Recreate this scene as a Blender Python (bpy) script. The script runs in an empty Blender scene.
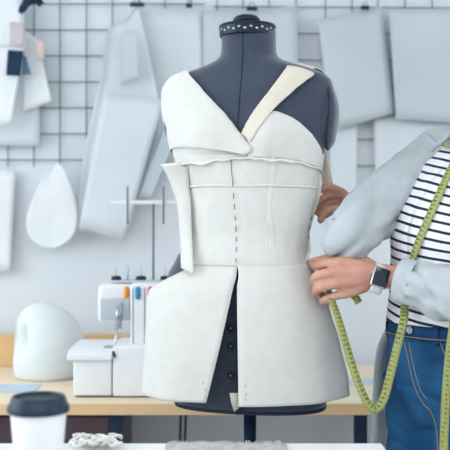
import bpy, bmesh, math, random
from mathutils import Vector, Matrix, noise
random.seed(7)
C = bpy.context.scene.collection
R = math.radians
F, ZC = 946.0, 1.22            # focal length in pixels, camera height


def P(px, py, Y):
    """world point at depth Y seen at a pixel of the 450 frame"""
    return Vector(((px - 225) * Y / F, Y, ZC - (py - 225) * Y / F))


def lerp(a, b, t):
    return a + (b - a) * t


def tab(t, x):
    if x <= t[0][0]: return t[0][1]
    for (a, va), (b, vb) in zip(t, t[1:]):
        if x <= b:
            k = (x - a) / (b - a); k = k * k * (3 - 2 * k) * .35 + k * .65
            return va + (vb - va) * k
    return t[-1][1]


# ------------------------------------------------------------------ materials
def lin(c):
    return tuple(((v / 255) / 12.92 if v <= 10 else (((v / 255) + .055) / 1.055) ** 2.4) for v in c) + (1,)


def mat(name, col, rough=.6, col2=None, scale=30, bump=0, bscale=120, metal=0, transl=0, stretch=None, wave=False, sheen=0, spec=.3):
    m = bpy.data.materials.new(name); m.use_nodes = True
    nt = m.node_tree; n = nt.nodes; l = nt.links
    b = n['Principled BSDF']
    b.inputs['Base Color'].default_value = lin(col)
    b.inputs['Roughness'].default_value = rough
    b.inputs['Metallic'].default_value = metal
    b.inputs['Specular IOR Level'].default_value = spec
    if sheen:
        b.inputs['Sheen Weight'].default_value = sheen
    tc = n.new('ShaderNodeTexCoord'); mp = n.new('ShaderNodeMapping')
    l.new(tc.outputs['Object'], mp.inputs['Vector'])
    if stretch: mp.inputs['Scale'].default_value = stretch
    if col2 is not None:
        if wave:
            t = n.new('ShaderNodeTexWave'); t.inputs['Scale'].default_value = scale
            t.inputs['Distortion'].default_value = 6; t.inputs['Detail'].default_value = 3
            t.bands_direction = 'Y'
        else:
            t = n.new('ShaderNodeTexNoise'); t.inputs['Scale'].default_value = scale
            t.inputs['Detail'].default_value = 5
        l.new(mp.outputs[0], t.inputs['Vector'])
        r = n.new('ShaderNodeValToRGB')
        r.color_ramp.elements[0].position = .3; r.color_ramp.elements[1].position = .72
        r.color_ramp.elements[0].color = lin(col); r.color_ramp.elements[1].color = lin(col2)
        l.new(t.outputs['Fac'], r.inputs['Fac']); l.new(r.outputs['Color'], b.inputs['Base Color'])
    if bump:
        t2 = n.new('ShaderNodeTexNoise'); t2.inputs['Scale'].default_value = bscale
        t2.inputs['Detail'].default_value = 4
        l.new(mp.outputs[0], t2.inputs['Vector'])
        bp = n.new('ShaderNodeBump'); bp.inputs['Strength'].default_value = bump
        bp.inputs['Distance'].default_value = .004
        l.new(t2.outputs['Fac'], bp.inputs['Height']); l.new(bp.outputs['Normal'], b.inputs['Normal'])
    if transl:
        ts = n.new('ShaderNodeBsdfTranslucent'); mx = n.new('ShaderNodeMixShader')
        ts.inputs['Color'].default_value = lin(col); mx.inputs['Fac'].default_value = transl
        l.new(b.outputs[0], mx.inputs[1]); l.new(ts.outputs[0], mx.inputs[2])
        l.new(mx.outputs[0], n['Material Output'].inputs['Surface'])
    return m


M = {}
M['wall'] = mat('wall_paint', (222, 228, 234), .8, (214, 221, 228), 3, .1, 60)
M['ceiling'] = mat('ceiling_paint', (238, 240, 242), .9, (232, 235, 238), 3)
M['floor'] = mat('floor_boards', (214, 211, 206), .5, (226, 223, 218), 4, stretch=(1, 8, 1))
M['trim'] = mat('trim_paint', (235, 238, 240), .5, (228, 232, 236), 8)
M['pine'] = mat('pine_top', (242, 228, 204), .45, (234, 212, 178), 2.2, .05, 40, stretch=(1, 9, 4))
M['pine_edge'] = mat('pine_edge', (232, 200, 156), .5, (216, 180, 134), 3, .05, 40, stretch=(1, 12, 6))
M['plank'] = mat('plank_wood', (226, 190, 142), .55, (212, 170, 120), 4, .06, 40, stretch=(1, 8, 6))
M['steel'] = mat('navy_steel', (22, 42, 66), .45, (28, 50, 74), 8)
M['brown'] = mat('brown_board', (98, 80, 90), .5, (108, 90, 98), 10)
M['white_table'] = mat('white_laminate', (236, 238, 240), .35, (230, 233, 236), 5)
M['form'] = mat('form_jersey', (58, 68, 86), .75, (52, 62, 80), 60, .12, 900, sheen=.6, spec=.2)
M['form_dark'] = mat('form_edge', (30, 44, 68), .6, (26, 38, 62), 40, .1, 600)
M['navy_pl'] = mat('navy_plastic', (20, 34, 48), .35, (26, 42, 56), 20)
M['chrome'] = mat('worn_chrome', (190, 200, 204), .25, (160, 172, 178), 40, metal=1)
M['muslin'] = mat('muslin', (236, 236, 232), .85, (229, 229, 223), 40, .14, 700, transl=.16)
M['muslin_c'] = mat('cream_muslin', (234, 228, 213), .85, (226, 219, 202), 40, .14, 700, transl=.12)
M['muslin_s'] = mat('seam_muslin', (243, 241, 232), .85, (238, 235, 223), 40, .12, 700, transl=.15)
M['pencil'] = mat('pencil_grey', (70, 78, 86), .7, (90, 96, 102), 60)
M['skin'] = mat('skin', (210, 162, 142), .5, (194, 138, 120), 22, .08, 260, spec=.4)
M['denim'] = mat('denim', (14, 62, 104), .85, (40, 104, 152), 11, .35, 420)
M['denim_d'] = mat('denim_dark', (14, 54, 94), .85, (24, 74, 120), 14, .25, 500)
M['stitch'] = mat('tan_stitch', (180, 160, 130), .8, (160, 140, 112), 50)
M['knit'] = mat('cardigan_knit', (216, 224, 228), .9, (206, 215, 220), 26, .3, 300, sheen=.2, transl=.25)
M['shoe'] = mat('white_canvas', (225, 226, 226), .7, (215, 216, 216), 30)
M['hair'] = mat('brown_hair', (86, 60, 46), .5, (112, 80, 60), 12, .3, 60, stretch=(4, 4, .5))
M['eye'] = mat('eye_white', (236, 236, 232), .3, (230, 230, 226), 20)
M['iris'] = mat('iris', (70, 50, 38), .3, (60, 42, 32), 60)
M['lip'] = mat('lip', (190, 110, 104), .5, (176, 98, 94), 40)
M['tape'] = mat('tape_yellow', (178, 184, 112), .5, (168, 176, 106), 30)
M['ink'] = mat('tape_ink', (62, 70, 48), .6, (72, 80, 56), 40)
M['screen'] = mat('watch_glass', (14, 26, 46), .15, (18, 32, 54), 10, spec=.6)
M['white_rub'] = mat('white_rubber', (236, 238, 238), .5, (228, 231, 232), 20)
M['alu'] = mat('silver_case', (205, 210, 214), .3, (190, 196, 200), 30, metal=.8)
M['black'] = mat('black_elastic', (26, 28, 34), .8, (36, 38, 44), 60)
M['paper'] = mat('pattern_paper', (226, 233, 238), .8, (218, 226, 232), 6, .06, 50, transl=.15)
M['paper_w'] = mat('white_paper', (238, 242, 245), .8, (231, 236, 240), 6, .06, 50, transl=.1)
M['paper_b'] = mat('bluish_paper', (204, 213, 219), .8, (197, 207, 214), 6, .06, 50, transl=.1)
M['paper_g'] = mat('grey_paper', (188, 200, 208), .8, (178, 190, 200), 6, .06, 50)
M['tissue'] = mat('tissue', (226, 232, 236), .9, (216, 224, 230), 10, .2, 30, transl=.25)
M['navy_cloth'] = mat('navy_cloth', (22, 48, 70), .85, (28, 56, 78), 40, .2, 500)
M['blue_cloth'] = mat('blue_cloth', (96, 130, 156), .85, (86, 120, 146), 40, .2, 500)
M['pink_cloth'] = mat('pinkish_cloth', (190, 188, 196), .85, (206, 186, 188), 16, .2, 500)
M['peach'] = mat('peach_cloth', (222, 206, 200), .85, (210, 190, 184), 20, .2, 500)
M['wire'] = mat('teal_wire', (84, 112, 114), .5, (74, 102, 106), 30)
M['clip'] = mat('dark_clip', (24, 56, 62), .4, (30, 64, 70), 30)
M['machine'] = mat('machine_white', (238, 240, 243), .3, (233, 236, 240), 6)
M['machine_g'] = mat('machine_grey', (196, 204, 212), .4, (188, 197, 206), 10)
M['groove'] = mat('groove_grey', (120, 132, 142), .6, (110, 122, 132), 20)
M['orange'] = mat('orange_dial', (240, 160, 70), .4, (232, 150, 60), 20)
M['blue'] = mat('blue_dial', (50, 150, 200), .4, (44, 140, 190), 20)
M['pink'] = mat('pink_dial', (232, 110, 150), .4, (224, 100, 140), 20)
M['green'] = mat('dark_green_thread', (18, 62, 56), .7, (24, 74, 66), 60)
M['foam'] = mat('white_foam', (226, 232, 232), .7, (219, 226, 227), 14, .12, 160)
M['cup'] = mat('cup_paper', (240, 241, 243), .5, (234, 236, 239), 10)
M['lid'] = mat('lid_plastic', (30, 46, 62), .4, (34, 52, 68), 10)
M['linen'] = mat('grey_linen', (206, 204, 200), .9, (168, 168, 166), 60, .5, 300)
M['lace'] = mat('white_lace', (232, 232, 226), .9, (216, 216, 210), 30, .4, 150)
M['paleblue'] = mat('pale_blue_sheet', (196, 216, 228), .6, (186, 208, 222), 10)
M['cable'] = mat('dark_cable', (34, 52, 60), .5, (40, 58, 66), 20)
M['glass'] = mat('window_glass', (220, 232, 240), .05, (224, 234, 242), 4)


def glassify(m):
    nt = m.node_tree; b = nt.nodes['Principled BSDF']
    b.inputs['Transmission Weight'].default_value = 1; b.inputs['IOR'].default_value = 1.05


glassify(M['glass'])


def striped():
    m = bpy.data.materials.new('striped_jersey'); m.use_nodes = True
    nt = m.node_tree; n = nt.nodes; l = nt.links; b = n['Principled BSDF']
    b.inputs['Roughness'].default_value = .85
    uv = n.new('ShaderNodeUVMap'); sp = n.new('ShaderNodeSeparateXYZ')
    l.new(uv.outputs[0], sp.inputs[0])
    a = n.new('ShaderNodeMath'); a.operation = 'MULTIPLY'; a.inputs[1].default_value = 1 / .0205
    l.new(sp.outputs['Y'], a.inputs[0])
    f = n.new('ShaderNodeMath'); f.operation = 'FRACT'; l.new(a.outputs[0], f.inputs[0])
    g = n.new('ShaderNodeMath'); g.operation = 'LESS_THAN'; g.inputs[1].default_value = .30
    l.new(f.outputs[0], g.inputs[0])
    mx = n.new('ShaderNodeMix'); mx.data_type = 'RGBA'
    mx.inputs['A'].default_value = lin((238, 239, 243)); mx.inputs['B'].default_value = lin((18, 36, 60))
    l.new(g.outputs[0], mx.inputs['Factor']); l.new(mx.outputs['Result'], b.inputs['Base Color'])
    return m


M['stripe'] = striped()


# ------------------------------------------------------------------ objects
def link(o): C.objects.link(o); return o


def thing(name, label, cat, loc=(0, 0, 0), group=None):
    o = link(bpy.data.objects.new(name, None)); o.location = loc; o.empty_display_size = .05
    o['label'] = label; o['category'] = cat
    if group: o['group'] = group
    return o


def tag(o, label, cat, group=None):
    o['label'] = label; o['category'] = cat
    if group: o['group'] = group
    return o


def obj(name, bm, m, parent=None, smooth=True, label=None, solid=0, subsurf=0, recalc=True, offset=0):
    if recalc: bmesh.ops.recalc_face_normals(bm, faces=bm.faces)
    me = bpy.data.meshes.new(name); bm.to_mesh(me); bm.free()
    ms = m if isinstance(m, (list, tuple)) else [m]
    for x in ms: me.materials.append(x)
    if smooth:
        for p in me.polygons: p.use_smooth = True
    o = link(bpy.data.objects.new(name, me))
    if smooth == 'auto':
        md = o.modifiers.new('edges', 'EDGE_SPLIT'); md.split_angle = R(35)
    if solid:
        s = o.modifiers.new('thick', 'SOLIDIFY'); s.thickness = solid; s.offset = offset
    if subsurf:
        s = o.modifiers.new('sub', 'SUBSURF'); s.levels = subsurf; s.render_levels = subsurf
    if parent:
        o.parent = parent
        if parent.type == 'EMPTY':
            o.matrix_parent_inverse = Matrix.Translation(parent.location).inverted()
    if label: o['label'] = label
    return o


def struct(name, bm, m, smooth=False):
    o = obj(name, bm, m, None, smooth); o['kind'] = 'structure'; return o


def BM(): return bmesh.new()


def box(bm, x0, x1, y0, y1, z0, z1, bev=0, seg=2, mi=0):
    n0 = set(bm.faces)
    r = bmesh.ops.create_cube(bm, size=1)
    for v in r['verts']:
        v.co = Vector((lerp(x0, x1, v.co.x + .5), lerp(y0, y1, v.co.y + .5), lerp(z0, z1, v.co.z + .5)))
    if bev:
        es = list({e for v in r['verts'] for e in v.link_edges})
        bmesh.ops.bevel(bm, geom=es, offset=bev, segments=seg, affect='EDGES', profile=.5)
    for f in bm.faces:
        if f not in n0: f.material_index = mi
    return bm


def rings(bm, rs, closed=True, cap=(True, True), uvs=None, mi=0):
    """rs: list of rings (lists of Vectors) -> quads"""
    vs = [[bm.verts.new(p) for p in r] for r in rs]
    n = len(vs[0])
    for a, b in zip(vs, vs[1:]):
        for i in range(n if closed else n - 1):
            j = (i + 1) % n
            try:
                f = bm.faces.new((a[i], a[j], b[j], b[i])); f.material_index = mi
            except ValueError: pass
    if cap[0] and closed: bm.faces.new(vs[0]).material_index = mi
    if cap[1] and closed: bm.faces.new(vs[-1][::-1]).material_index = mi
    return vs


def lathe(bm, prof, loc, seg=32, axis=None, mi=0, sx=1, sy=1):
    rs = []
    for r, z in prof:
        rs.append([Vector((r * sx * math.cos(2 * math.pi * i / seg), r * sy * math.sin(2 * math.pi * i / seg), z)) for i in range(seg)])
    mx = Matrix.Translation(loc)
    if axis is not None:
        mx = mx @ Vector(axis).to_track_quat('Z', 'Y').to_matrix().to_4x4()
    rs = [[mx @ p for p in r] for r in rs]
    rings(bm, rs, mi=mi)
    return bm


def crom(pts, k):
    """Catmull-Rom resample of a list of Vectors/tuples, k steps per span"""
    pts = [Vector(p) for p in pts]; out = []
    for i in range(len(pts) - 1):
        p0 = pts[max(i - 1, 0)]; p1 = pts[i]; p2 = pts[i + 1]; p3 = pts[min(i + 2, len(pts) - 1)]
        for s in range(k):
            t = s / k
            out.append(.5 * ((2 * p1) + (p2 - p0) * t + (2 * p0 - 5 * p1 + 4 * p2 - p3) * t * t + (3 * p1 - p0 - 3 * p2 + p3) * t ** 3))
    out.append(pts[-1].copy())
    return out


def frames(pts):
    ts = []
    for i in range(len(pts)):
        t = pts[min(i + 1, len(pts) - 1)] - pts[max(i - 1, 0)]
        ts.append(t.normalized() if t.length > 1e-9 else Vector((0, 0, 1)))
    ref = Vector((0, 0, 1)) if abs(ts[0].z) < .9 else Vector((1, 0, 0))
    n = (ref - ts[0] * ref.dot(ts[0])).normalized(); fr = []
    for t in ts:
        n = (n - t * n.dot(t)).normalized()
        fr.append((t, n, t.cross(n)))
    return fr


def limb(bm, pts, rad, seg=16, k=5, round_ends=True, fn=None, mi=0, cap=True):
    """tapered tube along points with rounded ends"""
    q = [(*p, r) for p, r in zip(pts, rad)]
    c = []
    for i in range(len(q) - 1):
        pass
    c4 = []
    P3 = crom(pts, k); rr = []
    for i in range(len(rad) - 1):
        for s in range(k):
            t = s / k; t2 = t * t * (3 - 2 * t)
            rr.append(lerp(rad[i], rad[i + 1], t2 * .5 + t * .5))
    rr.append(rad[-1])
    fr = frames(P3); rs = []

    def ring(c, n, b, r, i):
        o = []
        for j in range(seg):
            a = 2 * math.pi * j / seg
            d = n * math.cos(a) + b * math.sin(a)
            p = c + d * r
            if fn: p = fn(p, d, i / (len(P3) - 1), a, r)
            o.append(p)
        return o
    if round_ends:
        t, n, b = fr[0]
        for a in (80, 60, 40, 20):
            rs.append(ring(P3[0] - t * rr[0] * math.sin(R(a)), n, b, rr[0] * math.cos(R(a)), 0))
    for i, (c, r) in enumerate(zip(P3, rr)):
        t, n, b = fr[i]; rs.append(ring(c, n, b, r, i))
    if round_ends:
        t, n, b = fr[-1]
        for a in (20, 40, 60, 80):
            rs.append(ring(P3[-1] + t * rr[-1] * math.sin(R(a)), n, b, rr[-1] * math.cos(R(a)), len(P3) - 1))
    rings(bm, rs, cap=(cap, cap), mi=mi)
    return bm


def tube(bm, pts, r, seg=8, k=1, mi=0):
    return limb(bm, pts, [r] * len(pts), seg, k, False, mi=mi)


def ball(bm, c, r, s=(1, 1, 1), seg=20, mi=0):
    n0 = set(bm.faces)
    q = bmesh.ops.create_uvsphere(bm, u_segments=seg, v_segments=seg // 2 + 2, radius=r)
    for v in q['verts']:
        v.co = Vector((v.co.x * s[0], v.co.y * s[1], v.co.z * s[2])) + Vector(c)
    for f in bm.faces:
        if f not in n0: f.material_index = mi
    return bm


def gridmesh(bm, rows, mi=0):
    vs = [[bm.verts.new(p) for p in r] for r in rows]
    for a, b in zip(vs, vs[1:]):
        for i in range(len(a) - 1):
            bm.faces.new((a[i], a[i + 1], b[i + 1], b[i])).material_index = mi
    return vs


def remeshed(bm, voxel, smooth_it=6, fac=.5):
    bmesh.ops.recalc_face_normals(bm, faces=bm.faces)
    me = bpy.data.meshes.new('t'); bm.to_mesh(me); bm.free()
    o = link(bpy.data.objects.new('t', me))
    m = o.modifiers.new('r', 'REMESH'); m.mode = 'VOXEL'; m.voxel_size = voxel
    s = o.modifiers.new('s', 'SMOOTH'); s.iterations = smooth_it; s.factor = fac
    dg = bpy.context.evaluated_depsgraph_get(); dg.update()
    me2 = bpy.data.meshes.new_from_object(o.evaluated_get(dg))
    bpy.data.objects.remove(o); bpy.data.meshes.remove(me)
    nb = BM(); nb.from_mesh(me2); bpy.data.meshes.remove(me2)
    return nb


# ------------------------------------------------------------------ the room
YW = 3.30
XL, XR, YB = -2.5, 2.5, -1.6
struct('wall_back', box(BM(), XL - .1, XR + .1, YW, YW + .12, 0, 2.8), M['wall'])
struct('floor', box(BM(), XL - .1, XR + .1, YB, YW + .12, -.1, 0), M['floor'])
struct('ceiling', box(BM(), XL - .1, XR + .1, YB, YW + .12, 2.8, 2.9), M['ceiling'])
def window_wall(side, x0, x1, xf, y0, y1, z0, z1, n):
    b = BM()
    box(b, x0, x1, YB, y0, 0, 2.8); box(b, x0, x1, y1, YW, 0, 2.8)
    box(b, x0, x1, y0, y1, 0, z0); box(b, x0, x1, y0, y1, z1, 2.8)
    struct('wall_' + side, b, M['wall'])
    f = BM()  # fill light added at the right to lift the dark side of the dress
    for y in (y0, (y0 + y1) / 2 - .03, y1 - .06): box(f, xf - .03, xf + .03, y, y + .06, z0, z1)  # unseen overhead fill, added to brighten from the front and above
    for z in (z0, z1 - .06): box(f, xf - .03, xf + .03, y0, y1, z, z + .06)
    w = struct('window_%d' % n, f, M['trim'])
    obj('window_pane', box(BM(), xf - .003, xf + .003, y0 + .05, y1 - .05, z0 + .05, z1 - .05), M['glass'], w, False)


window_wall('left', XL - .1, XL, XL - .05, .1, 2.9, .85, 2.5, 1)
window_wall('right', XR, XR + .1, XR + .05, .1, 2.9, .85, 2.5, 2)  # right window is unseen, added so that light also comes from this side
struct('baseboard_back', box(BM(), XL, XR, YW - .015, YW, 0, .1, .004), M['trim'])

# ------------------------------------------------------------------ wire grids on the wall
def wire_panel(label, xs, ys, x0, x1, y0, y1, roll=0):
    bm = BM(); Y = YW - .012; r = .0020
    for x in xs: tube(bm, [P(x, y0, Y), P(x, y1, Y)], r, 6)
    for y in ys: tube(bm, [P(x0, y, Y - .005), P(x1, y + roll, Y - .005)], r, 6)
    o = obj('wire_grid_panel', bm, M['wire'])
    return tag(o, label, 'wire grid', 'wire grid panels on the wall')


wire_panel('dark wire grid panel on the wall at the left, behind the hanging patterns',
           [-70, -44, -18, 8, 34, 60, 86.5, 112.5, 139, 165, 191], [-22, 4, 30, 56, 82, 108, 134, 160], -74, 205, -40, 167)
wire_panel('dark wire grid panel on the wall at the right, behind the bluish paper sheets',
           [217, 243, 269, 296, 325.5, 352, 378, 405, 432, 458, 485, 511, 537], [-20, 6.5, 33, 59.5, 86, 112, 138.5, 165], 213, 540, -40, 172, 2)


# ------------------------------------------------------------------ paper on the wall
def sheet(name, label, cat, rows, Y, m, group='paper patterns pinned on the wall', curl=.01, nx=10, sub=5, seed=0, solid=.0008, tilt=0):
    """rows = (py, x_left, x_right) outline of a hanging sheet, wrinkled a little off the wall"""
    q = crom([Vector(r) for r in rows], sub) if sub > 1 else [Vector(r) for r in rows]
    g = []
    for v, (py, xl, xr) in enumerate(q):
        row = []
        for i in range(nx + 1):
            u = i / nx; px = lerp(xl, xr, u)
            w = noise.noise(Vector((px * .022 + seed * 5, py * .014, seed))) * curl + .3 * curl * noise.noise(Vector((px * .07, py * .03, seed + 4)))
            e = (abs(u - .5) * 2) ** 5 * curl * .25
            row.append(P(px, py, min(Y - w - e - tilt * v / len(q), YW - .02)))
        g.append(row)
    bm = BM(); gridmesh(bm, g)
    o = obj(name, bm, m, solid=solid)
    return tag(o, label, cat, group)


def quad(name, label, cat, tl, tr, br, bl, Y, m, group='paper patterns pinned on the wall', curl=.012, n=9, seed=0, solid=.0008):
    g = []
    for j in range(n + 1):
        v = j / n; row = []
        for i in range(n + 1):
            u = i / n
            px = lerp(lerp(tl[0], tr[0], u), lerp(bl[0], br[0], u), v); py = lerp(lerp(tl[1], tr[1], u), lerp(bl[1], br[1], u), v)
            w = noise.noise(Vector((px * .022 + seed * 5, py * .014, seed))) * curl
            e = ((abs(u - .5) * 2) ** 6 + v ** 6) * curl * .22
            row.append(P(px, py, min(Y - w - e, YW - .02)))
        g.append(row)
    bm = BM(); gridmesh(bm, g)
    return tag(obj(name, bm, m, solid=solid), label, cat, group)


pp = 'paper_pattern'; cp = 'paper pattern'
# broad sheets behind the dress form
quad(pp, 'pale paper sheet behind the left side of the dress form neck', cp, (133, 9), (204, 8), (206, 160), (142, 165), 3.268, M['paper'], seed=1)
quad(pp, 'wide pale paper sheet directly behind the dress form neck and knob', cp, (203, 12), (297, 6), (300, 150), (203, 155), 3.262, M['paper_b'], seed=2)
quad(pp, 'bluish paper sheet pinned right of the dress form shoulder', cp, (318, 20), (382, 6), (394, 113), (331, 131), 3.25, M['paper_b'], seed=3, curl=.02)
quad(pp, 'bluish paper sheet at the right edge, above the striped top', cp, (389, 9), (472, 8), (474, 124), (396, 119), 3.235, M['paper_b'], seed=4, curl=.02)
quad(pp, 'narrow pale paper strip below the bluish sheet, right of the form', cp, (330, 118), (357, 119), (357, 225), (330, 222), 3.274, M['paper'], seed=5)
quad(pp, 'pale paper sheet hanging behind the woman\'s raised sleeve', cp, (374, 112), (455, 118), (458, 222), (376, 215), 3.268, M['paper'], seed=6)
# long gathered pattern, left of the form
sheet('tissue_pattern', 'long crumpled tissue pattern gathered at its top, left of the dress form', cp,
      [(8, 134, 139), (19, 127, 141), (27, 111, 143), (36, 106, 146), (75, 101, 154), (115, 92, 161), (150, 84, 156), (190, 80, 143), (222, 77, 131), (231, 79, 128)], 3.235, M['tissue'], curl=.028, nx=22, sub=6, seed=8)
quad(pp, 'pale pointed paper pattern hanging in front of the tissue, left of the form', cp, (104, 92), (164, 100), (124, 241), (79, 227), 3.21, M['paper'], seed=9)
quad(pp, 'narrow grey paper strip slanting beside the form\'s left shoulder', cp, (165, 128), (176, 138), (151, 198), (139, 197), 3.2, M['paper_g'], seed=10)
quad(pp, 'grey translucent paper folded at the middle of the tissue pattern', cp, (121, 33), (137, 30), (139, 78), (120, 86), 3.19, M['paper_b'], seed=11)
# teardrop
td = [(163, 1), (168, 6.5), (180, 13.5), (195, 20), (210, 24.5), (222, 26), (233, 23.5), (241, 17.5), (246, 9), (247.5, 2)]
td = [(y, lerp(57, 50, (y - 163) / 85) - w, lerp(57, 50, (y - 163) / 85) + w) for y, w in td]
sheet(pp, 'white teardrop-shaped paper pattern with rounded lower end', cp, td, 3.235, M['paper_w'], curl=.02, nx=12, sub=3, seed=12, solid=.0012)
# left lower sheet and upper left cluster
quad(pp, 'white paper sheet low at the left edge, left of the teardrop pattern', cp, (-40, 171), (16, 171), (10, 272), (-40, 270), 3.265, M['paper_w'], seed=13)
quad(pp, 'broad white paper sheet at the left edge, lowest of the upper left cluster', cp, (-40, 50), (38, 52), (40, 146), (-42, 144), 3.262, M['paper'], seed=14)
quad(pp, 'white paper with slanted pointed corner, right side of the upper left cluster', cp, (24, 30), (37, 38), (52, 101), (23, 112), 3.24, M['paper_w'], seed=15)
quad(pp, 'white paper sheet in the upper left corner, above the navy swatch', cp, (-40, -25), (20, -25), (27, 50), (-40, 46), 3.22, M['paper_w'], seed=16)
quad(pp, 'long tapering white paper strip hanging under the navy swatch', cp, (-6, 46), (24, 48), (11, 124), (-14, 127), 3.205, M['paper_w'], seed=17)
sg = 'fabric swatches in the upper left cluster'
quad('fabric_swatch', 'pinkish grey fabric swatch pinned on the white corner paper', 'fabric swatch', (10, 22), (25, 23), (23, 46), (10, 44), 3.19, M['pink_cloth'], sg, .006, 6, 18, .002)
quad('fabric_swatch', 'dark navy rectangular fabric swatch in the upper left cluster', 'fabric swatch', (8, 50), (23, 51), (20, 76), (6, 75), 3.185, M['navy_cloth'], sg, .006, 6, 19, .002)
quad('fabric_swatch', 'small slanted blue fabric scrap right of the navy swatch', 'fabric swatch', (23, 54), (26, 57), (31, 74), (22, 75), 3.2, M['blue_cloth'], sg, .006, 6, 20, .002)
quad('fabric_swatch', 'pale peach fabric scrap on the slanted white paper', 'fabric swatch', (33, 37), (44, 42), (44, 60), (38, 58), 3.222, M['peach'], sg, .006, 6, 21, .002)
rb = BM()
rp = crom([P(20, 13, 3.18), P(25, 5, 3.17), P(31, -2, 3.165), P(37, 0, 3.17), P(42, 5, 3.18)], 6)
rw = [.005, .014, .016, .014, .009]
g = []
for i, p in enumerate(rp):
    w = tab([(0, .008), (6, .014), (12, .020), (18, .014), (24, .010)], i)
    t = (rp[min(i + 1, len(rp) - 1)] - rp[max(i - 1, 0)]).normalized(); s = t.cross(Vector((0, 1, 0))).normalized()
    g.append([p + s * w * k + Vector((0, .004 * math.sin(i + k * 2), 0)) for k in (-1, -.5, 0, .5, 1)])
gridmesh(rb, g)
tag(obj('ribbon', rb, M['navy_cloth'], solid=.002), 'dark navy ribbon looped over the upper left paper cluster', 'ribbon')

# clips that hold the sheets to the grid
def clip(px, py, label, w=9, Y=3.225):
    c = P(px, py, Y); s = Y / F
    t = thing('binder_clip', label, 'clip', c, 'dark clips on the wire grid')
    h = 2.2 * s; W = w * s / 2
    bm = BM()
    rs = []
    for x in (-W, W):
        rs.append([c + Vector((x, -.006, -h)), c + Vector((x, .014, -h * .4)), c + Vector((x, .014, h * .4)), c + Vector((x, -.006, h)), c + Vector((x, -.002, h * .2)), c + Vector((x, -.002, -h * .2))])
    rings(bm, rs)
    obj('clip_body', bm, M['clip'], t, False)
    hb = BM(); tube(hb, [c + Vector((-W * .5, -.004, h)), c + Vector((-W * .3, -.012, h * 2.4)), c + Vector((W * .3, -.012, h * 2.4)), c + Vector((W * .5, -.004, h))], .0012, 6)
    obj('clip_handle', hb, M['clip'], t)
    return t


clip(137, 5, 'dark clip holding the top of the gathered tissue pattern', 14)
clip(189, 6, 'small dark clip at the top, on the pale sheet left of the form neck', 6)
clip(252, 9, 'dark clip at the top, straight above the dress form knob', 11)
clip(365, 8, 'dark clip at the top of the bluish sheet right of the form', 8)
# hooks / pencil strokes on pattern
# ------------------------------------------------------------------ back work table
TZ = .74
wt = thing('work_table', 'long pine work table on dark steel legs along the back wall', 'table', (-.1, 2.9, 0))
tb = BM(); box(tb, -1.75, 1.5, 2.552, 3.26, TZ - .03, TZ, .003)
obj('tabletop', tb, [M['pine'], M['pine_edge']], wt, False)
ed = BM(); box(ed, -1.75, 1.5, 2.540, 2.5515, TZ - .031, TZ - .0008, .002)
obj('edge_strip', ed, M['pine_edge'], wt, False, label='warmer yellow front edge strip')
for xf in (-1.65, -.297, .372, 1.4):
    for (y, k) in ((2.60, 1), (3.15, 3.15 / 2.6)):
        b = BM(); x = xf * k if abs(xf) < 1 else xf
        box(b, x - .017, x + .017, y - .017, y + .017, 0, TZ - .03, .003)
        obj('leg', b, M['steel'], wt, False)
# plank on the table against the wall
pk = BM(); box(pk, -1.3, -.26, 3.2, 3.245, TZ, TZ + .108, .004)
tag(obj('wooden_plank', pk, M['plank'], None, False), 'wooden plank standing on edge along the back of the work table', 'plank')
# drawer unit under table
du = thing('drawer_unit', 'dark brown drawer unit under the left end of the work table', 'drawer unit', (-.8, 2.95, 0))
b = BM(); box(b, -1.35, -.315, 2.75, 3.2, 0, .68, .004); obj('carcass', b, M['brown'], du, False)
for i in range(3):
    b = BM(); z0 = .03 + i * .215; box(b, -1.33, -.335, 2.735, 2.75, z0, z0 + .205, .004)
    d = obj('drawer', b, M['brown'], du, False)
    b = BM(); tube(b, [Vector((-.93, 2.736, z0 + .1)), Vector((-.92, 2.712, z0 + .1)), Vector((-.74, 2.712, z0 + .1)), Vector((-.73, 2.736, z0 + .1))], .005, 8)
    obj('handle', b, M['chrome'], d)
# cables
cb = BM()
for px in (181, 186):
    tube(cb, crom([P(px, 413, 2.9) - Vector((0, 0, .0)), P(px - 1, 440, 2.9), P(px - 3, 520, 2.9), Vector((P(px, 413, 2.9).x, 2.95, .004))], 5), .004, 8)
tag(obj('power_cable', cb, M['cable']), 'dark power cable hanging below the work table', 'cable')
# sheets lying on the table
for lab, (x0, x1, y0, y1) in (('pale blue paper sheet lying at the left end of the work table', (-.93, -.55, 2.70, 2.84)),
                              ('pale blue paper sheet lying on the table behind the hanging tape loop', (.36, .52, 2.83, 2.93))):
    b = BM(); box(b, x0, x1, y0, y1, TZ + .0003, TZ + .0023)
    tag(obj('paper_sheet', b, M['paleblue'], None, False), lab, 'paper', 'pale blue sheets on the work table')

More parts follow.
